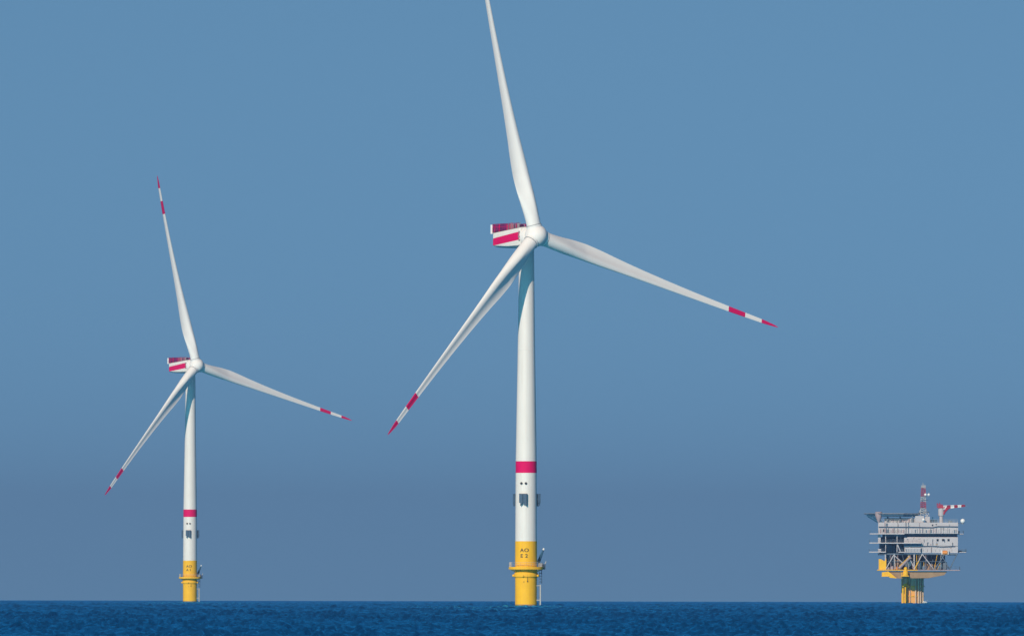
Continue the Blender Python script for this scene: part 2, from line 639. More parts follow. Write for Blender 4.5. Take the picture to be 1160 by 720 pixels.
    for deg in (-13.0, 101.0, -128.0):
        a = R(deg)
        mt = Matrix.Rotation(a, 4, 'Z')
        r0 = tower_r(27.5)
        mb = MB()
        # slatted equipment cage: two halves, a sloping foot and brackets
        for x0, x1, zlow in ((-1.03, -0.1, 26.6), (0.02, 0.95, 26.25)):
            y1, y0 = -r0 - 0.12, -r0 - 0.85
            mb.box(x0, x1, y0, y1, zlow, 28.75, 'slate')
            for k in range(4):
                zz = 26.75 + k * 0.5
                mb.box(x0 - 0.03, x1 + 0.03, y0 - 0.06, y0 - 0.003, zz, zz + 0.1, 'blue')
        mb.box(-1.05, 0.97, -r0 - 0.9, -r0 - 0.1, 28.76, 28.95, 'slate')
        mb.add([(-0.75, -r0 - 0.8, 26.59), (-0.1, -r0 - 0.8, 26.59), (-0.75, -r0 - 0.8, 25.85),
                (-0.75, -r0 - 0.2, 26.59), (-0.1, -r0 - 0.2, 26.59), (-0.75, -r0 - 0.2, 25.85)],
               [(0, 2, 1), (3, 4, 5), (0, 3, 5, 2), (2, 5, 4, 1), (0, 1, 4, 3)], 'slate')
        mb.add([(0.25, -r0 - 0.8, 26.24), (0.95, -r0 - 0.8, 26.24), (0.95, -r0 - 0.8, 25.75),
                (0.25, -r0 - 0.2, 26.24), (0.95, -r0 - 0.2, 26.24), (0.95, -r0 - 0.2, 25.75)],
               [(0, 2, 1), (3, 4, 5), (0, 3, 5, 2), (2, 5, 4, 1), (0, 1, 4, 3)], 'slate')
        for x in (-0.6, 0.55):
            mb.tube((x, -r0 + 0.05, 27.6), (x, -r0 - 0.2, 27.6), 0.12, 'steel', 6)
        mb.v = [tuple(mt @ Vector(p)) for p in mb.v]
        mb.build("equipment_cage", tw)

    # nacelle: s runs back from the hub centre, sides follow the tilted axis, belly is level
    back = -N_H
    side = -E                                        # the flank towards the camera
    HUBZ = HUB.z
    def zt(s): return HUBZ + 2.25 - 0.10 * (s - 3.4)      # roof line
    def zb(s): return interp(s, [3.4, 4.5, 9, 13.6, 14.9], [HUBZ - 2.5, HUBZ - 2.65, HUBZ - 2.75, HUBZ - 2.5, HUBZ - 2.4])
    def P(s, w, z):
        c = Vector((HUB.x, HUB.y, 0)) + back * s + side * w
        return (c.x, c.y, z)
    st = [3.4, 3.7, 4.6, 6, 8, 10, 12, 14.2, 14.75, 14.95]
    wid = [2.45, 2.6, 2.68, 2.7, 2.7, 2.7, 2.68, 2.6, 2.5, 2.2]
    rings = []
    for s, w in zip(st, wid):
        t_, b_ = zt(s), zb(s)
        h1 = HUBZ + 1.1 - 0.135 * (s - 3.6)
        h2 = max(h1 - 2.1 + 0.02 * (s - 3.6), b_ + 0.27)
        half = [(0, b_ - 0.28), (0.45 * w, b_ - 0.2), (0.78 * w, b_ + 0.0), (0.95 * w, b_ + 0.22), (w, h2), (w, h1),
                (0.985 * w, t_ - 0.5), (0.93 * w, t_ - 0.15), (0.8 * w, t_), (0.4 * w, t_ + 0.06), (0, t_ + 0.08)]
        ring = [P(s, a, z) for a, z in half] + [P(s, -a, z) for a, z in half[-2:0:-1]]
        rings.append(ring)
    mb = MB()
    nn = len(rings[0])
    mb.rings(rings[::-1], 'white')
    kmag = mb.mi('magenta')
    ns = len(st) - 1
    for k in range(ns):
        seg = ns - 1 - k                       # rings were reversed
        if 1 <= seg <= ns - 2:
            mb.m[k * nn + 4] = kmag
            mb.m[k * nn + (nn - 5)] = kmag
    nc = mb.build("nacelle", root, 28)
    # generator ring and yaw neck
    mb = MB()
    def disc_rings(prof, nseg=56):
        out = []
        for s, r_ in prof:
            c = HUB - N * s
            out.append([tuple(c + (E * math.cos(2 * math.pi * i / nseg) + U * math.sin(2 * math.pi * i / nseg)) * r_)
                        for i in range(nseg)])
        return out
    mb.rings(disc_rings([(3.45, 2.3), (3.4, 2.72), (2.1, 2.8), (1.75, 2.74), (1.7, 2.2)])[::-1], 'blade')
    mb.rings(disc_rings([(3.6, 2.35), (3.42, 2.35)])[::-1], 'steel')
    mb.build("generator", root)
    mb = MB()
    mb.lathe([(1.95, 91.2), (1.95, 92.3), (2.1, 92.45), (2.1, 93.1)], 'white', 48)
    mb.build("yaw_bearing", root)
    # service crane fittings on the flank
    mb = MB()
    for s, z in ((3.75, 1.0), (3.8, -0.2), (3.75, -1.1)):
        p = Vector(P(s, 2.62, HUBZ + z))
        mb.ball(p, 0.26, 'steel', 8, 6)
    mb.path([P(3.7, 2.66, HUBZ + 1.2), P(4.0, 2.74, HUBZ + 0.4), P(3.8, 2.74, HUBZ - 1.0)], 0.09, 'steel', 6)
    mb.build("flank_fittings", nc)
    # hoist platform on the roof: level top rail, mesh sides down to the sloping roof
    zr = HUBZ + 3.28
    rr = random.Random(8)
    mb = MB()
    for sgn in (1, -1):
        s = 3.9
        while s < 14.9:
            w = 2.5 * sgn
            z0 = zt(s) - 0.02
            q = rr.randrange(15)
            if s < 8.6:
                key = ('pink', 'magenta', 'violet')[q % 3]
            else:
                key = ('violet', 'violet', 'plum', 'violet', 'magenta')[(q * 7) % 5]
            mb.tube(P(s, w, z0), P(s, w, zr + rr.uniform(-0.1, 0.12)), 0.075, key, 4)
            if s > 8.6:
                mb.tube(P(s, w, z0 + rr.uniform(0.05, 0.5)), P(s + rr.uniform(-0.8, 0.8), w, zr - 0.15), 0.07, 'violet', 4)
            s += 0.3 * rr.uniform(0.7, 1.3)
        mb.tube(P(3.9, 2.5 * sgn, zr), P(14.9, 2.5 * sgn, zr), 0.08, 'violet', 6)
        mb.tube(P(8.0, 2.5 * sgn, zr - 0.75), P(14.9, 2.5 * sgn, zr - 0.75), 0.07, 'magenta', 6)
        mb.tube(P(11.0, 2.5 * sgn, zr - 1.5), P(14.9, 2.5 * sgn, zr - 1.5), 0.07, 'violet', 6)
    for k in range(9):
        w = -2.5 + 5 * k / 8
        mb.tube(P(14.9, w, zt(14.9)), P(14.9, w, zr), 0.07, 'magenta', 4)
    mb.build("hoist_railing", nc)
    mb = MB()
    v = []
    for s in (7.6, 14.6):
        for w in (-2.0, 2.0):
            v += [P(s, w, zt(s) + 0.02), P(s, w, zr - 0.25)]
    mb.add(v, [(0, 1, 3, 2), (4, 6, 7, 5), (0, 4, 5, 1), (2, 3, 7, 6), (1, 5, 7, 3), (0, 2, 6, 4)], 'plum')
    mb.build("roof_cooler", nc)
    mb = MB()
    v = []
    for s in (15.05, 15.75):
        for w in (-2.55, 2.55):
            v += [P(s, w, zt(15) - 0.25), P(s, w, zr - 0.1)]
    mb.add(v, [(0, 1, 3, 2), (4, 6, 7, 5), (0, 4, 5, 1), (2, 3, 7, 6), (1, 5, 7, 3), (0, 2, 6, 4)], 'radome')
    mb.build("rear_panel", nc)
    for w, h in ((1.5, 0.55), (-1.5, 0.5)):
        mb = MB()
        mb.tube(P(8.4, w, zt(8.4)), P(8.4, w, zr + h), 0.07, 'steel', 6)
        mb.build("wind_sensor", nc)

    # hub
    mb = MB()
    mb.rings(disc_rings([(1.72, 2.5), (1.3, 2.72), (0.6, 2.82), (0, 2.86), (-0.6, 2.82), (-1.2, 2.62), (-1.8, 2.26), (-2.3, 1.8), (-2.7, 1.22),
                         (-2.92, 0.7), (-3.0, 0.2)]), 'blade')
    for k in range(3):
        th = phase + k * R(120)
        d = E * math.sin(th) + U * math.cos(th)
        mb.tube(HUB + d * 1.0, HUB + d * 2.7, 2.02, 'blade', 40)
        mb.tube(HUB + d * 2.702, HUB + d * 2.86, 1.93, 'steel', 40)
    mb.build("hub", root)

    # three blades, each from the same mesh
    first = None
    for k in range(3):
        if first is None:
            first = blade_mesh().build("blade", root, 60)
            bo = first
        else:
            bo = first.copy()
            COL.objects.link(bo)
            bo.parent = root
        bo.matrix_local = blade_matrix(phase + k * R(120))
    return root


S1 = 0.2274
D1 = F_PX * S1
near = build_turbine(place(595.8, D1), R(-12.8),
                     [("A", -1.08, 14.0), ("O", 0.12, 14.0), ("E", -1.15, 12.55), ("2", 0.12, 12.55)],
                     "tallest white wind turbine in the middle, yellow base lettered AO E 2",
                     "wind turbines at sea")
D2 = D1 * 1.566


def copy_tree(o, parent=None, skip=()):
    c = o.copy()
    COL.objects.link(c)
    c.parent = parent
    for ch in list(o.children):
        if ch.name.split('.')[0] not in skip:
            copy_tree(ch, c, skip)
    return c


far = copy_tree(near, None, ("lettering", "blade", "hub"))
far.location = place(215.3, D2)
far.rotation_euler.z = R(2.5)
tag(far, "smaller looking white wind turbine farther off, yellow base lettered AO A 1")
tpf = [c for c in far.children if c.name.startswith("transition_piece")][0]
lettering([("A", -1.08, 14.0), ("O", 0.12, 14.0), ("A", -1.1, 12.55), ("1", 0.1, 12.55)], 2.83, tpf)
PH2 = R(-13.6)
turn = Matrix.Translation(HUB) @ Matrix.Rotation(-(PH2 - R(-12.8)), 4, N) @ Matrix.Translation(-HUB)
k = 0
for ch in list(near.children):
    if ch.name.startswith("blade") or ch.name.startswith("hub"):
        c = ch.copy()
        COL.objects.link(c)
        c.parent = far
        if ch.name.startswith("blade"):
            c.matrix_local = blade_matrix(PH2 + k * R(120))
            k += 1
        else:
            c.matrix_local = turn @ ch.matrix_local



# ------------------------------------------------------------------ offshore substation
def build_substation():
    S = 0.36
    D3 = F_PX * S
    root = empty("offshore_substation", place(1034.4, D3))
    tag(root, "white and yellow offshore substation platform on a single column, red mast and crane on top",
        "offshore platform")
    root.rotation_euler.z = -math.atan2(root.location.x, root.location.y)
    rnd = random.Random(5)
    X = lambda px: (px - 1035.0) * S
    Z = lambda py: (683.6 - py) * S
    YF, YB = -15.6, 17.0               # front and back of the topside

    # column and tubes
    mb = MB()
    mb.lathe([(4.3, -4), (4.3, 7.0), (4.3, 7.02), (4.3, 11.6)], 'column', 48, X(1034.5), 0, keys=['column', 'column', 'column_shade'])  # upper band carries the topside's shade as colour
    col = mb.build("column", root)
    mb = MB()
    pts = [(X(1023.3), -7.4, -3), (X(1023.3), -7.4, Z(664.5)), (X(1024.5), -7.4, Z(662.6)), (X(1027), -7.2, Z(661.8)), (X(1029), -5.6, Z(663)),
           (X(1029.5), -4.2, Z(666))]
    mb.path(pts, 0.38, 'yellow', 10)
    mb.path([(X(1026.0), -6.9, -3), (X(1026.0), -6.9, Z(664.5)), (X(1027.5), -6.2, Z(663.4)), (X(1028.5), -4.4, Z(663.4))], 0.3, 'yellow', 10)
    mb.build("cable_tube", col)
    for px, r_, y in ((1028.6, .3, -4.5), (1037.6, .34, -4.7), (1041.0, .4, -4.1), (1043.2, .38, -3.4), (1045.7, .42, -2.2), (1022.2, .3, -2.5), (1031.5, .16, -4.6)):
        mb = MB()
        mb.tube((X(px), y, -3), (X(px), y, 11.4), r_, 'column' if px < 1031 else 'tan', 10)
        mb.build("cable_tube", col)
    mb = MB()
    for z in (3.0, 7.0):
        mb.lathe([(4.32, z - .18), (4.75, z - .15), (4.75, z + .15), (4.32, z + .18)], 'yellow', 48, X(1034.5), 0, close=False)
    mb.build("clamp_ring", col)

    # underside: tapered girders and yellow cantilever brackets
    mb = MB()
    for y0 in (-14.6, -10, -5, 4.4, 13.9):
        y1 = y0 + 0.6
        a = [(X(1004), Z(647.5)), (X(1073), Z(647.5)), (X(1070), Z(651.5)), (X(1052), Z(655)), (X(1018), Z(655.4)), (X(1010), Z(652.5))]
        v = [(x, y0, z) for x, z in a] + [(x, y1, z) for x, z in a]
        n = len(a)
        mb.add(v, [tuple(range(n)), tuple(reversed(range(n, 2 * n)))] + [(i, i + n, (i + 1) % n + n, (i + 1) % n) for i in range(n)], 'brown')
    for px in (1012, 1026, 1044, 1060):
        mb.box(X(px) - .3, X(px) + .3, -14.5, 14.4, Z(647.6), Z(652), 'brown')
    mb.box(X(1021), X(1048), -5.2, 5.2, Z(655.3), Z(650), 'brown')
    mb.build("underside_girder", root)
    mb = MB()
    a = [(X(999.5), Z(648.6)), (X(1007), Z(647.6)), (X(1016.5), Z(655.4)), (X(1008.5), Z(654.6)), (X(1006.5), Z(653)), (X(999.5), Z(653))]
    for y0 in (YF - .6, YF + 3.4):
        v = [(x, y0, z) for x, z in a] + [(x, y0 + .8, z) for x, z in a]
        n = len(a)
        mb.add(v, [tuple(range(n)), tuple(reversed(range(n, 2 * n)))] + [(i, i + n, (i + 1) % n + n, (i + 1) % n) for i in range(n)], 'yellow')
    mb.box(X(999.3), X(1007.5), YF - .9, YF + 4, Z(653.4), Z(652.4), 'yellow')
    mb.build("cantilever_bracket", root)
    mb = MB()
    mb.box(X(1021.2), X(1030), YF - 1.4, YF + 2.5, Z(653.2), Z(652.2), 'yellow')
    mb.box(X(1021.6), X(1022.4), YF - 1.3, YF - .9, Z(652.2), Z(648.8), 'yellow')
    mb.lathe([(1.15, Z(652.2)), (1.15, Z(648)), (.7, Z(647)), (.7, Z(643.5)), (.3, Z(642.5))], 'yellow', 16, X(1026.3), YF - .4)
    mb.build("winch_stand", root)

    # lower (cable) deck
    mb = MB()
    mb.box(X(1040), X(1087.5), YF - .6, YB, Z(646.5), Z(645.6), 'pink')
    mb.box(X(994.2), X(1039.98), YF - .6, YB, Z(646.5), Z(645.6), 'yellow')
    ld = mb.build("lower_deck", root)
    mb = MB()
    railing(mb, [(X(1050), YF - .5, Z(645.4)), (X(1087.5), YF - .5, Z(645.4)), (X(1087.5), YB, Z(645.4))], 1.2, 'bluegrey', .05, 1.6)
    mb.build("railing", ld)
    # truss between the decks
    zt_, zb_ = Z(627.2), Z(645.4)
    for y in (YF + .3, -4.0, YB - .5):
        mb = MB()
        posts = [995.2, 1003.6, 1015, 1023.5, 1036, 1044, 1058, 1070, 1080]
        for px in (posts[1], posts[4]):
            mb.tube((X(px), y, zb_), (X(px), y, zt_), .30, 'wall' if px > 1000 else 'yellow', 8)
        dg = [((1004, 645), (1013, 629)), ((1013, 629), (1023, 638)), ((1013.5, 628), (1014.5, 645)), ((1020, 645), (1031, 631)),
              ((1029, 630), (1037, 645)), ((1037, 644), (1045, 628)), ((1059, 645), (1070, 629)), ((1066.5, 629), (1076, 645)),
              ((1076, 645), (1084.5, 627.5)), ((1045, 628), (1058, 645))]
        for (a, b), (c, d) in dg:
            mb.tube((X(a), y - .2, Z(b)), (X(c), y - .2, Z(d)), .21 if a < 1040 else .2, 'wall' if a < 1056 else 'bluegrey', 8)
        for k in range(16):
            a = 1005 + k * 4.1 + rnd.uniform(-1, 1)
            b = a + rnd.choice([-3.5, 0, 3.5, 0])
            mb.tube((X(a), y + .3, Z(645)), (X(b), y + .3, Z(rnd.choice([628, 628, 634, 637]))), .11, rnd.choice(['grey', 'pink', 'yellow', 'bluegrey', 'bluegrey']), 6)
        for (a, b), (c, d) in dg[1:6]:
            mb.tube((X(a), y - .42, Z(b)), (X((a + c) / 2), y - .42, Z((b + d) / 2)), .2, 'yellow', 6) if b > 640 else None
        mb.tube((X(1005), y - .3, Z(636.5)), (X(1070), y - .3, Z(636.2)), .1, 'bluegrey', 6)
        mb.tube((X(995), y, zt_ - .3), (X(1085), y, zt_ - .3), .3, 'bluegrey', 8)
        mb.build("deck_truss", root)
    # yellow end panel, gangway and the plant on the lower deck
    mb = MB()
    mb.add([(X(996), YF, Z(645.4)), (X(1004.5), YF, Z(645.4)), (X(1004.5), YF, Z(633)), (X(1002.5), YF, Z(636)), (X(999), YF, Z(634)), (X(996), YF, Z(633.5)),
            (X(996), YF + 5, Z(645.4)), (X(1004.5), YF + 5, Z(645.4)), (X(1004.5), YF + 5, Z(633)), (X(1002.5), YF + 5, Z(636)), (X(999), YF + 5, Z(634)), (X(996), YF + 5, Z(633.5))],
           [tuple(range(6)), tuple(reversed(range(6, 12)))] + [(i, i + 6, (i + 1) % 6 + 6, (i + 1) % 6) for i in range(6)], 'yellow')
    mb.build("end_panel", root)
    mb = MB()
    mb.tube((X(1019), YF - .9, Z(644)), (X(1031), YF - .9, Z(632)), .5, 'pink', 8)
    mb.tube((X(1019), YF - 1.3, Z(642)), (X(1031), YF - 1.3, Z(630)), .14, 'yellow', 6)
    mb.box(X(1029), X(1033), YF - 1.4, YF - .1, Z(633), Z(632), 'pink')
    mb.build("stairway", root)
    mb = MB()
    px = 1004.0
    while px < 1072:
        w = rnd.uniform(2.0, 5.0)
        h = rnd.uniform(5, 14)
        y = rnd.uniform(-13.5, -2)
        mb.box(X(px), X(px + w), y, y + 5, Z(645.4), Z(645.4 - h), rnd.choice(['blue', 'bluegrey', 'blue', 'slate', 'brown']))
        px += w + rnd.uniform(.2, 1.2)
    mb.box(X(1004), X(1071), 5.5, 6.0, Z(645.4), Z(627.5), 'blue')  # blue back sheet, dark of the shaded interior put into its colour
    mb.build("deck_plant", root)
    for px, h, k in ((1006.5, 3.0, 'pink'), (1011, 4.0, 'pink'), (1015.5, 3.4, 'orange'), (1037, 4, 'orange'), (1047, 5, 'bluegrey'), (1064, 6, 'bluegrey')):
        mb = MB()
        mb.lathe([(.75, Z(645.4)), (.75, Z(645.4 - h * .7)), (.35, Z(645.4 - h))], k, 12, X(px), YF + 1.2)
        mb.build("winch", ld)

    # main topside: closed module on the right, open decks on the left
    mb = MB()
    mb.box(X(1025), X(1085.2), YF + .8, YB, Z(626.3), Z(608.8), 'wall')
    mod = mb.build("lower_module", root)
    mb = MB()
    mb.box(X(1024.6), X(1085.2), YF + .4, YF + .797, Z(618.7), Z(609.2), 'wall')
    mb.box(X(1044), X(1085.2), YF + .4, YF + .797, Z(626.6), Z(620.1), 'wall')
    mb.box(X(1026), X(1043.4), YF - 1.2, YF + .797, Z(626.4), Z(620.6), 'wall')
    mb.build("wall_panel", mod)
    mb = MB()
    mb.box(X(1024.6), X(1043.6), YF - .1, YF + .395, Z(619.6), Z(616.2), 'blue')  # dark strip standing in for the shaded gap between wall panels
    mb.build("shade_strip", mod)
    for px in (1062.3, 1068.4, 1074.6):
        mb = MB()
        mb.box(X(px - 1.15), X(px + 1.15), YF + .25, YF + .395, Z(613.4), Z(610.9), 'glass')
        mb.build("window", mod)
    for k in range(10):
        mb = MB()
        px = 1027.5 + k * 1.7
        mb.box(X(px), X(px + .5), YF - 1.3, YF - 1.205, Z(625.6), Z(622.2), 'bluegrey')
        mb.build("louvre", mod)
    for k in range(8):
        mb = MB()
        px = 1046 + k * 4.6
        mb.box(X(px), X(px + .5), YF + .3, YF + .395, Z(625), Z(622.6), 'steel')
        mb.build("louvre", mod)
    for k in range(14):
        mb = MB()
        px = rnd.uniform(1027, 1083)
        py = rnd.choice([609.8, 611, 614.8, 616.5, 620.6])
        mb.box(X(px), X(px + rnd.uniform(.5, 2.2)), YF + .2, YF + .395, Z(py), Z(py + rnd.uniform(.5, 1.4)), rnd.choice(['grey', 'pink', 'bluegrey', 'brown']))
        mb.build("wall_box", mod)
    mb = MB()
    mb.path([(X(1044), YF + .2, Z(619.6)), (X(1056), YF + .2, Z(619.2)), (X(1067), YF + .2, Z(620.2)), (X(1082), YF + .2, Z(619.4))], .16, 'slate', 6)
    mb.build("pipe_run", mod)

    mb = MB()
    mb.box(X(995.4), X(1085.4), YF + .2, YB, Z(604.9), Z(592.3), 'wall')
    up = mb.build("upper_module", root)
    mb = MB()
    mb.path([(X(996), YF - .05, Z(597.6)), (X(1040), YF - .05, Z(597.8)), (X(1056), YF - .05, Z(598.2)), (X(1063), YF - .05, Z(597)),
             (X(1085), YF - .05, Z(597.2))], .24, 'slate', 6)
    mb.build("pipe_run", up)
    for k in range(34):
        mb = MB()
        px = 997.5 + k * 2.6 + rnd.uniform(-.4, .4)
        z0 = rnd.uniform(599.5, 601)
        key = rnd.choice(['grey', 'steel', 'wall', 'pink', 'bluegrey'])
        mb.box(X(px), X(px + rnd.uniform(.5, 1.5)), YF - .05, YF + .197, Z(604), Z(z0), key)
        mb.build("louvre", up)
    for x0, x1, z1, z0, key in ((1004, 1006, 596.4, 593.5, 'bluegrey'), (1000.5, 1002, 602.6, 600, 'dark'), (1056.0, 1057.2, 596.2, 594.6, 'glass'),
                                (1060.2, 1061.2, 595, 594, 'glass'), (1068.2, 1069.4, 601.2, 598.6, 'glass'), (1017, 1018, 596.6, 594, 'pink'),
                                (1029, 1031, 596.4, 595, 'grey'), (1075, 1076, 596, 594.4, 'steel')):
        mb = MB()
        mb.box(X(x0), X(x1), YF - .1, YF + .195, Z(z1), Z(z0), key)
        mb.build("hatch", up)

    for k in range(26):                            # pipes, cable ladders and rails along the front
        mb = MB()
        px = 1000 + rnd.random() * 84
        lo, hi = rnd.choice([(604.2, 592.6), (604.2, 598), (604.2, 598), (614.5, 611), (626, 620), (618, 615)])
        if lo > 606 and px < 1026: px += 27
        mb.tube((X(px), YF - .02, Z(lo)), (X(px), YF - .02, Z(hi)), rnd.choice([.09, .12, .16]), rnd.choice(['bluegrey', 'grey', 'pink', 'steel', 'wall']), 6)
        mb.build("pipe", up if lo < 606 else mod)
    for py, x0, x1 in ((592.3, 996, 1036), (605.2, 1025.6, 1084.8), (592.3, 1054, 1084.8)):
        mb = MB()
        railing(mb, [(X(x0), YF + .3, Z(py)), (X(x1), YF + .3, Z(py))], 1.1, 'grey', .05, 1.6)
        mb.build("railing", up)

    # gap storey and open decks on the left, their shade put into the blue
    mb = MB()
    mb.box(X(1000), X(1084.6), YF + 4.2, YB - .2, Z(608.78), Z(604.92), 'blue')
    mb.build("gap_storey", root)
    mb = MB()
    mb.box(X(996.5), X(1024.4), YF + 8.5, YB - .2, Z(627), Z(608.78), 'blue')
    px = 998.0
    while px < 1023:
        w = rnd.uniform(1.2, 3.5)
        for zz in (625.2, 615.2):
            mb.box(X(px), X(px + w), YF + 5.5, YF + 8.497, Z(zz), Z(zz - rnd.uniform(3, 8)), rnd.choice(['blue', 'slate', 'blue', 'bluegrey']))
        px += w + rnd.uniform(.1, .8)
    mb.build("open_deck_plant", root)
    for py, x0, x1, yf in ((605.3, 986.0, 1025.0, YF - 2.6), (615.6, 985.4, 1043.8, YF - 2.2), (625.8, 985.2, 1004, YF - 1.4), (625.9, 1018.2, 1027, YF - 1.4)):
        mb = MB()
        mb.box(X(x0), X(x1), yf, YF + 9, Z(py + .55), Z(py - .55), 'wall')
        wk = mb.build("walkway", root)
        mb = MB()
        railing(mb, [(X(x0), YF + 8, Z(py - .55)), (X(x0), yf + .05, Z(py - .55)), (X(x1), yf + .05, Z(py - .55))], 1.1, 'bluegrey', .045, 1.8)
        mb.build("railing", wk)
    for py, x0, x1 in ((605.2, 1085.45, 1091.5), (625.8, 1085.45, 1094.5)):
        mb = MB()
        mb.box(X(x0), X(x1), YF + 2, YB - 6, Z(py + .4), Z(py - .4), 'wall')
        wk = mb.build("walkway", root)
        mb = MB()
        railing(mb, [(X(x0), YF + 2.1, Z(py - .4)), (X(x1), YF + 2.1, Z(py - .4)), (X(x1), YB - 6, Z(py - .4))], 1.1, 'bluegrey', .06, 1.5)
        mb.build("railing", wk)
    for a in ((X(1085.45), X(1094), YF + 5, YF + 8, Z(625.3), Z(623.6)), (X(1085.45), X(1087), YF + 3, YF + 6, Z(604.7), Z(602))):
        mb = MB()
        mb.box(*a, 'blue')
        mb.build("deck_locker", root)
    for px in (1003.8, 1016.6):
        mb = MB()
        mb.box(X(px) - .14, X(px) + .14, YF - .9, YF - .4, Z(626), Z(605), 'wall')
        mb.build("deck_post", root)
    mb = MB()
    mb.tube((X(1016.6), YF - 1.2, Z(616)), (X(1020.4), YF - 1.2, Z(625)), .25, 'wall', 6)
    mb.build("brace", root)
    for z0, z1, x1 in ((615, 606, 998.2), (625.2, 622, 998.6)):
        mb = MB()
        mb.box(X(995.2), X(x1), YF + .2, YF + 3, Z(z0), Z(z1), 'wall')
        mb.build("deck_cabinet", root)

    # lifeboat hung on the front
    mb = MB()
    rs = []
    for x, h in ((1067.6, .55), (1068.2, .95), (1070.7, 1.05), (1073.2, .95), (1073.8, .55)):
        rs.append([(X(x), YF - .9 + math.cos(t) * .85 * h, Z(626.3) + math.sin(t) * .8 * h) for t in [2 * math.pi * i / 12 for i in range(12)]])
    mb.rings(rs, 'orange')
    mb.box(X(1068), X(1073.4), YF - 1.0, YF - .05, Z(628.6), Z(628.9), 'radome')
    mb.build("lifeboat", root)
    for px in (1067.2, 1074.2):
        mb = MB()
        mb.box(X(px) - .15, X(px) + .15, YF - 1.2, YF + .3, Z(628.5), Z(623.6), 'radome')
        mb.build("lifeboat_davit", root)

    # roof: container, ducts, stepped boxes
    mb = MB()
    mb.box(X(1002.5), X(1037), YF + 3, YB - 3, Z(592.25), Z(587.4), 'wall')
    for k in range(9):
        px = 1004.5 + k * 3.5
        mb.box(X(px), X(px + rnd.uniform(.8, 2.2)), YF + 2.6, YF + 2.997, Z(592), Z(rnd.uniform(588, 590.5)), rnd.choice(['grey', 'pink', 'steel', 'bluegrey']))
    mb.build("roof_housing", root)
    mb = MB()
    mb.box(X(1037.1), X(1047), YF + 1, YB - 8, Z(592.2), Z(585), 'wall')
    mb.box(X(1048.2), X(1053.5), YF + 2, YB - 8, Z(592.2), Z(585.6), 'wall')
    mb.box(X(1053.6), X(1062), YF + 4, YF + 10, Z(592.2), Z(589.4), 'blue')
    mb.box(X(1046.2), X(1048.8), YF + .6, YF + .99, Z(596), Z(593.4), 'dark')
    mb.build("roof_cabin", root)
    mb = MB()
    mb.tube((X(1050.8), YF + 2, Z(585.6)), (X(1050.8), YF + 2, Z(583.6)), .35, 'wall', 8)
    mb.build("roof_vent", root)
    mb = MB()
    mb.box(X(1074), X(1079), YF + 3, YF + 7, Z(592.2), Z(590.2), 'bluegrey')
    mb.build("roof_locker", root)
    mb = MB()
    mb.tube((X(1056.6), YF + 3, Z(592)), (X(1056.6), YF + 3, Z(586)), .3, 'blue', 6)
    mb.build("roof_vent", root)

    # helideck with its struts
    mb = MB()
    n = 8
    cx, cy, r_ = X(1011.5), -6.0, 11.4
    oc = [(cx + r_ * math.cos(2 * math.pi * (i + .5) / n), cy + r_ * math.sin(2 * math.pi * (i + .5) / n)) for i in range(n)]
    v = [(x, y, Z(585.4)) for x, y in oc] + [(x, y, Z(582.9)) for x, y in oc]
    mb.add(v, [tuple(reversed(range(n))), tuple(range(n, 2 * n))] + [(i, (i + 1) % n, (i + 1) % n + n, i + n) for i in range(n)], 'blue')
    hd = mb.build("helideck", root)
    mb = MB()
    o2 = [(cx + (r_ + 1.2) * math.cos(2 * math.pi * (i + .5) / n), cy + (r_ + 1.2) * math.sin(2 * math.pi * (i + .5) / n)) for i in range(n)]
    for i in range(n):
        a, b = o2[i], o2[(i + 1) % n]
        mb.tube((a[0], a[1], Z(582.3)), (b[0], b[1], Z(582.3)), .12, 'steel', 6)
        for k in range(4):
            t = k / 4
            p = (oc[i][0] * (1 - t) + oc[(i + 1) % n][0] * t, oc[i][1] * (1 - t) + oc[(i + 1) % n][1] * t)
            q = (a[0] * (1 - t) + b[0] * t, a[1] * (1 - t) + b[1] * t)
            mb.tube((p[0], p[1], Z(583.6)), (q[0], q[1], Z(582.3)), .08, 'steel', 5)
    mb.build("safety_net", hd)
    mb = MB()
    for y in (-15, -9, -3, 3):
        mb.tube((X(984), y, Z(585)), (X(996.5), y, Z(592.4)), .42, 'blue', 8)
        mb.tube((X(990), y, Z(585)), (X(999.5), y, Z(592.4)), .42, 'blue', 8)
    for y in (-14, 2):
        for px in (1006, 1020, 1034):
            mb.tube((X(px), y, Z(592.3)), (X(px), y, Z(585)), .3, 'bluegrey', 8)
    mb.build("deck_strut", hd)
    mb = MB()
    mb.lathe([(.3, Z(593)), (.9, Z(589)), (1.45, Z(584.8)), (1.45, Z(580.8)), (1.2, Z(580.4))], 'pink', 16, X(995.9), YF + .5)
    mb.build("fire_monitor", root)

    # lattice mast
    mb = MB()
    cx, cy = X(1046.2), YF + 4
    def mast_w(py): return interp(py, [551, 584], [.78, 1.15])
    bands = [(584.5, 576.5, 'grey'), (576.5, 569.3, 'red'), (569.3, 563.5, 'grey'), (563.5, 553.8, 'red'), (553.8, 550.8, 'grey')]
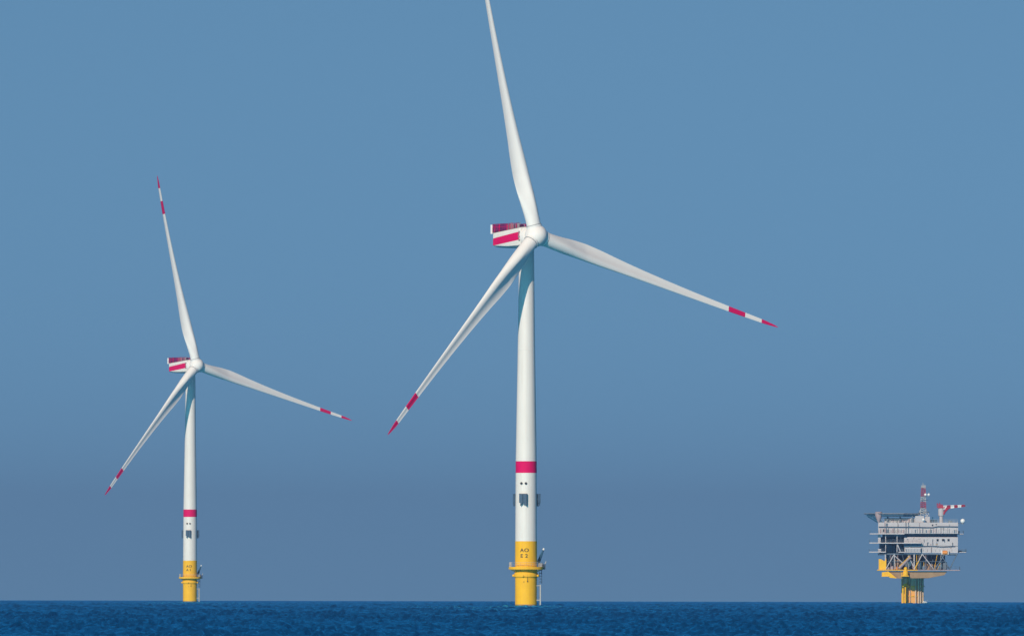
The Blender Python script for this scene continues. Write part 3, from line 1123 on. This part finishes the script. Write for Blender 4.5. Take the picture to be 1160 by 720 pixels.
    for y0, y1, k in bands:
        a, b = mast_w(y0), mast_w(y1)
        for sx, sy in ((1, 1), (1, -1), (-1, -1), (-1, 1)):
            mb.tube((cx + a * sx, cy + a * sy, Z(y0)), (cx + b * sx, cy + b * sy, Z(y1)), .12, k, 6)
        c4 = [(1, 1), (1, -1), (-1, -1), (-1, 1)]
        st_ = max(2, round((y0 - y1) / 2.4))
        for j in range(st_):
            p0, p1 = y0 + (y1 - y0) * j / st_, y0 + (y1 - y0) * (j + 1) / st_
            w0, w1 = mast_w(p0), mast_w(p1)
            for q in range(4):
                s0, s1 = c4[q], c4[(q + 1) % 4]
                mb.tube((cx + w0 * s0[0], cy + w0 * s0[1], Z(p0)), (cx + w1 * s1[0], cy + w1 * s1[1], Z(p1)), .11, k, 5)
                mb.tube((cx + w1 * s0[0], cy + w1 * s0[1], Z(p1)), (cx + w1 * s1[0], cy + w1 * s1[1], Z(p1)), .09, k, 5)
    mst = mb.build("lattice_mast", root)
    mb = MB()
    mb.tube((cx, cy, Z(551)), (cx - .2, cy, Z(547.6)), .12, 'grey', 6)
    mb.tube((cx + .7, cy, Z(551)), (cx + .7, cy, Z(549.8)), .1, 'grey', 6)
    mb.tube((cx, cy, Z(561)), (cx + 2.3, cy - 1.2, Z(561)), .1, 'steel', 6)
    mb.box(cx - .9, cx + 2.0, cy - 1.1, cy + 1.1, Z(567.4), Z(566.8), 'slate')
    mb.tube((cx - 2.2, cy, Z(581.5)), (cx + 2.6, cy, Z(580.5)), .2, 'slate', 6)
    mb.tube((cx - 2.2, cy, Z(584)), (cx - .6, cy, Z(575)), .14, 'grey', 6)
    mb.tube((cx + 2.4, cy, Z(584)), (cx + .6, cy, Z(575)), .14, 'grey', 6)
    mb.build("antenna_bracket", mst)
    for px, py, r_, y in ((1048.6, 561.0, .55, cy - 1.6), (1052.4, 561.0, .55, cy - 1.6), (1046.4, 589.2, .62, YF - .2), (1090.7, 590.6, .95, YF + 3)):
        mb = MB()
        mb.ball((X(px), y, Z(py)), r_, 'radome', 18, 12)
        mb.tube((X(px), y, Z(py) - r_ * 1.35), (X(px), y, Z(py) - r_ * .9), r_ * .4, 'steel', 8)
        if px < 1060 and py < 570:
            mb.tube((X(px), y, Z(py) - r_ * 1.2), (cx + .3, cy - .8, Z(py) - r_ * 1.2), .09, 'steel', 6)
        elif px > 1080:
            mb.tube((X(px), y, Z(py) - r_ * 1.2), (X(1085), y, Z(593.2)), .14, 'bluegrey', 6)
        mb.build("radome", root)

    # pedestal crane
    mb = MB()
    kx, ky = X(1066.4), YF + 5
    mb.lathe([(.75, Z(592.3)), (.75, Z(585.6)), (1.1, Z(585)), (1.25, Z(583.5)), (1.25, Z(577.5)), (.9, Z(576.2))], 'wall', 20, kx, ky)
    ck = mb.build("pedestal_crane", root)
    mb = MB()
    mb.box(kx - 1.3, kx + 1.5, ky - 1.0, ky + 1.0, Z(576.15), Z(573.2), 'red')
    mb.tube((kx - 1.6, ky, Z(576)), (kx - 1.6, ky, Z(570.4)), .16, 'red', 6)
    mb.tube((kx - .5, ky, Z(574)), (kx - .7, ky, Z(569.8)), .16, 'red', 6)
    mb.tube((kx - 1.7, ky, Z(572)), (kx + .6, ky, Z(572.6)), .2, 'red', 6)
    mb.build("crane_cab", ck)
    mb = MB()
    b0, b1 = Vector((kx + .9, ky - .6, Z(575.4))), Vector((X(1093.2), ky - 3.0, Z(573.4)))
    N_b = 6
    for k in range(N_b):
        key = 'radome' if k % 2 == 0 else 'red'
        p, q = b0.lerp(b1, k / N_b), b0.lerp(b1, (k + 1) / N_b)
        w = .62 - .06 * k
        for o in ((0, .5, w), (0, -.5, w), (0, 0, -w)):
            o = Vector(o) * 1
            mb.tube(p + o, q + o * (1 - .09), .17, key, 6)
        for j in range(3):
            pa, pb = p.lerp(q, j / 3), p.lerp(q, (j + 1) / 3)
            mb.tube(pa + Vector((0, -.5, w)), pb + Vector((0, 0, -w)), .13, key, 5)
            mb.tube(pa + Vector((0, 0, -w)), pb + Vector((0, .5, w)), .13, key, 5)
            mb.box(pa.x, pb.x, pa.y - .25, pa.y + .25, pa.z - .25, pa.z + .25, key)
    mb.tube(b1, b1 + Vector((.6, 0, -.25)), .14, 'steel', 6)
    mb.tube(Vector((kx + 1.1, ky - .6, Z(581.5))), b0.lerp(b1, .3), .34, 'red', 8)
    mb.tube(Vector((kx + 1.0, ky - .6, Z(583))), b0.lerp(b1, .18), .4, 'red', 8)
    mb.build("jib", ck)
    return root


build_substation()


# ------------------------------------------------------------------ splash at the foot of the column
def make_splash():
    rnd = random.Random(3)
    c = place(1047.8, 3593)
    mb = MB()
    for k in range(40):
        p = (c.x + rnd.gauss(0, .4), c.y + rnd.gauss(0, .4), c.z + .25 + abs(rnd.gauss(0, .28)))
        mb.ball(p, rnd.uniform(.05, .2), 'radome', 8, 6, (1.4, 1, .8))
    o = mb.build("foam")
    tag(o, "small white splash of foam at the foot of the platform column", "foam", kind="stuff")


make_splash()
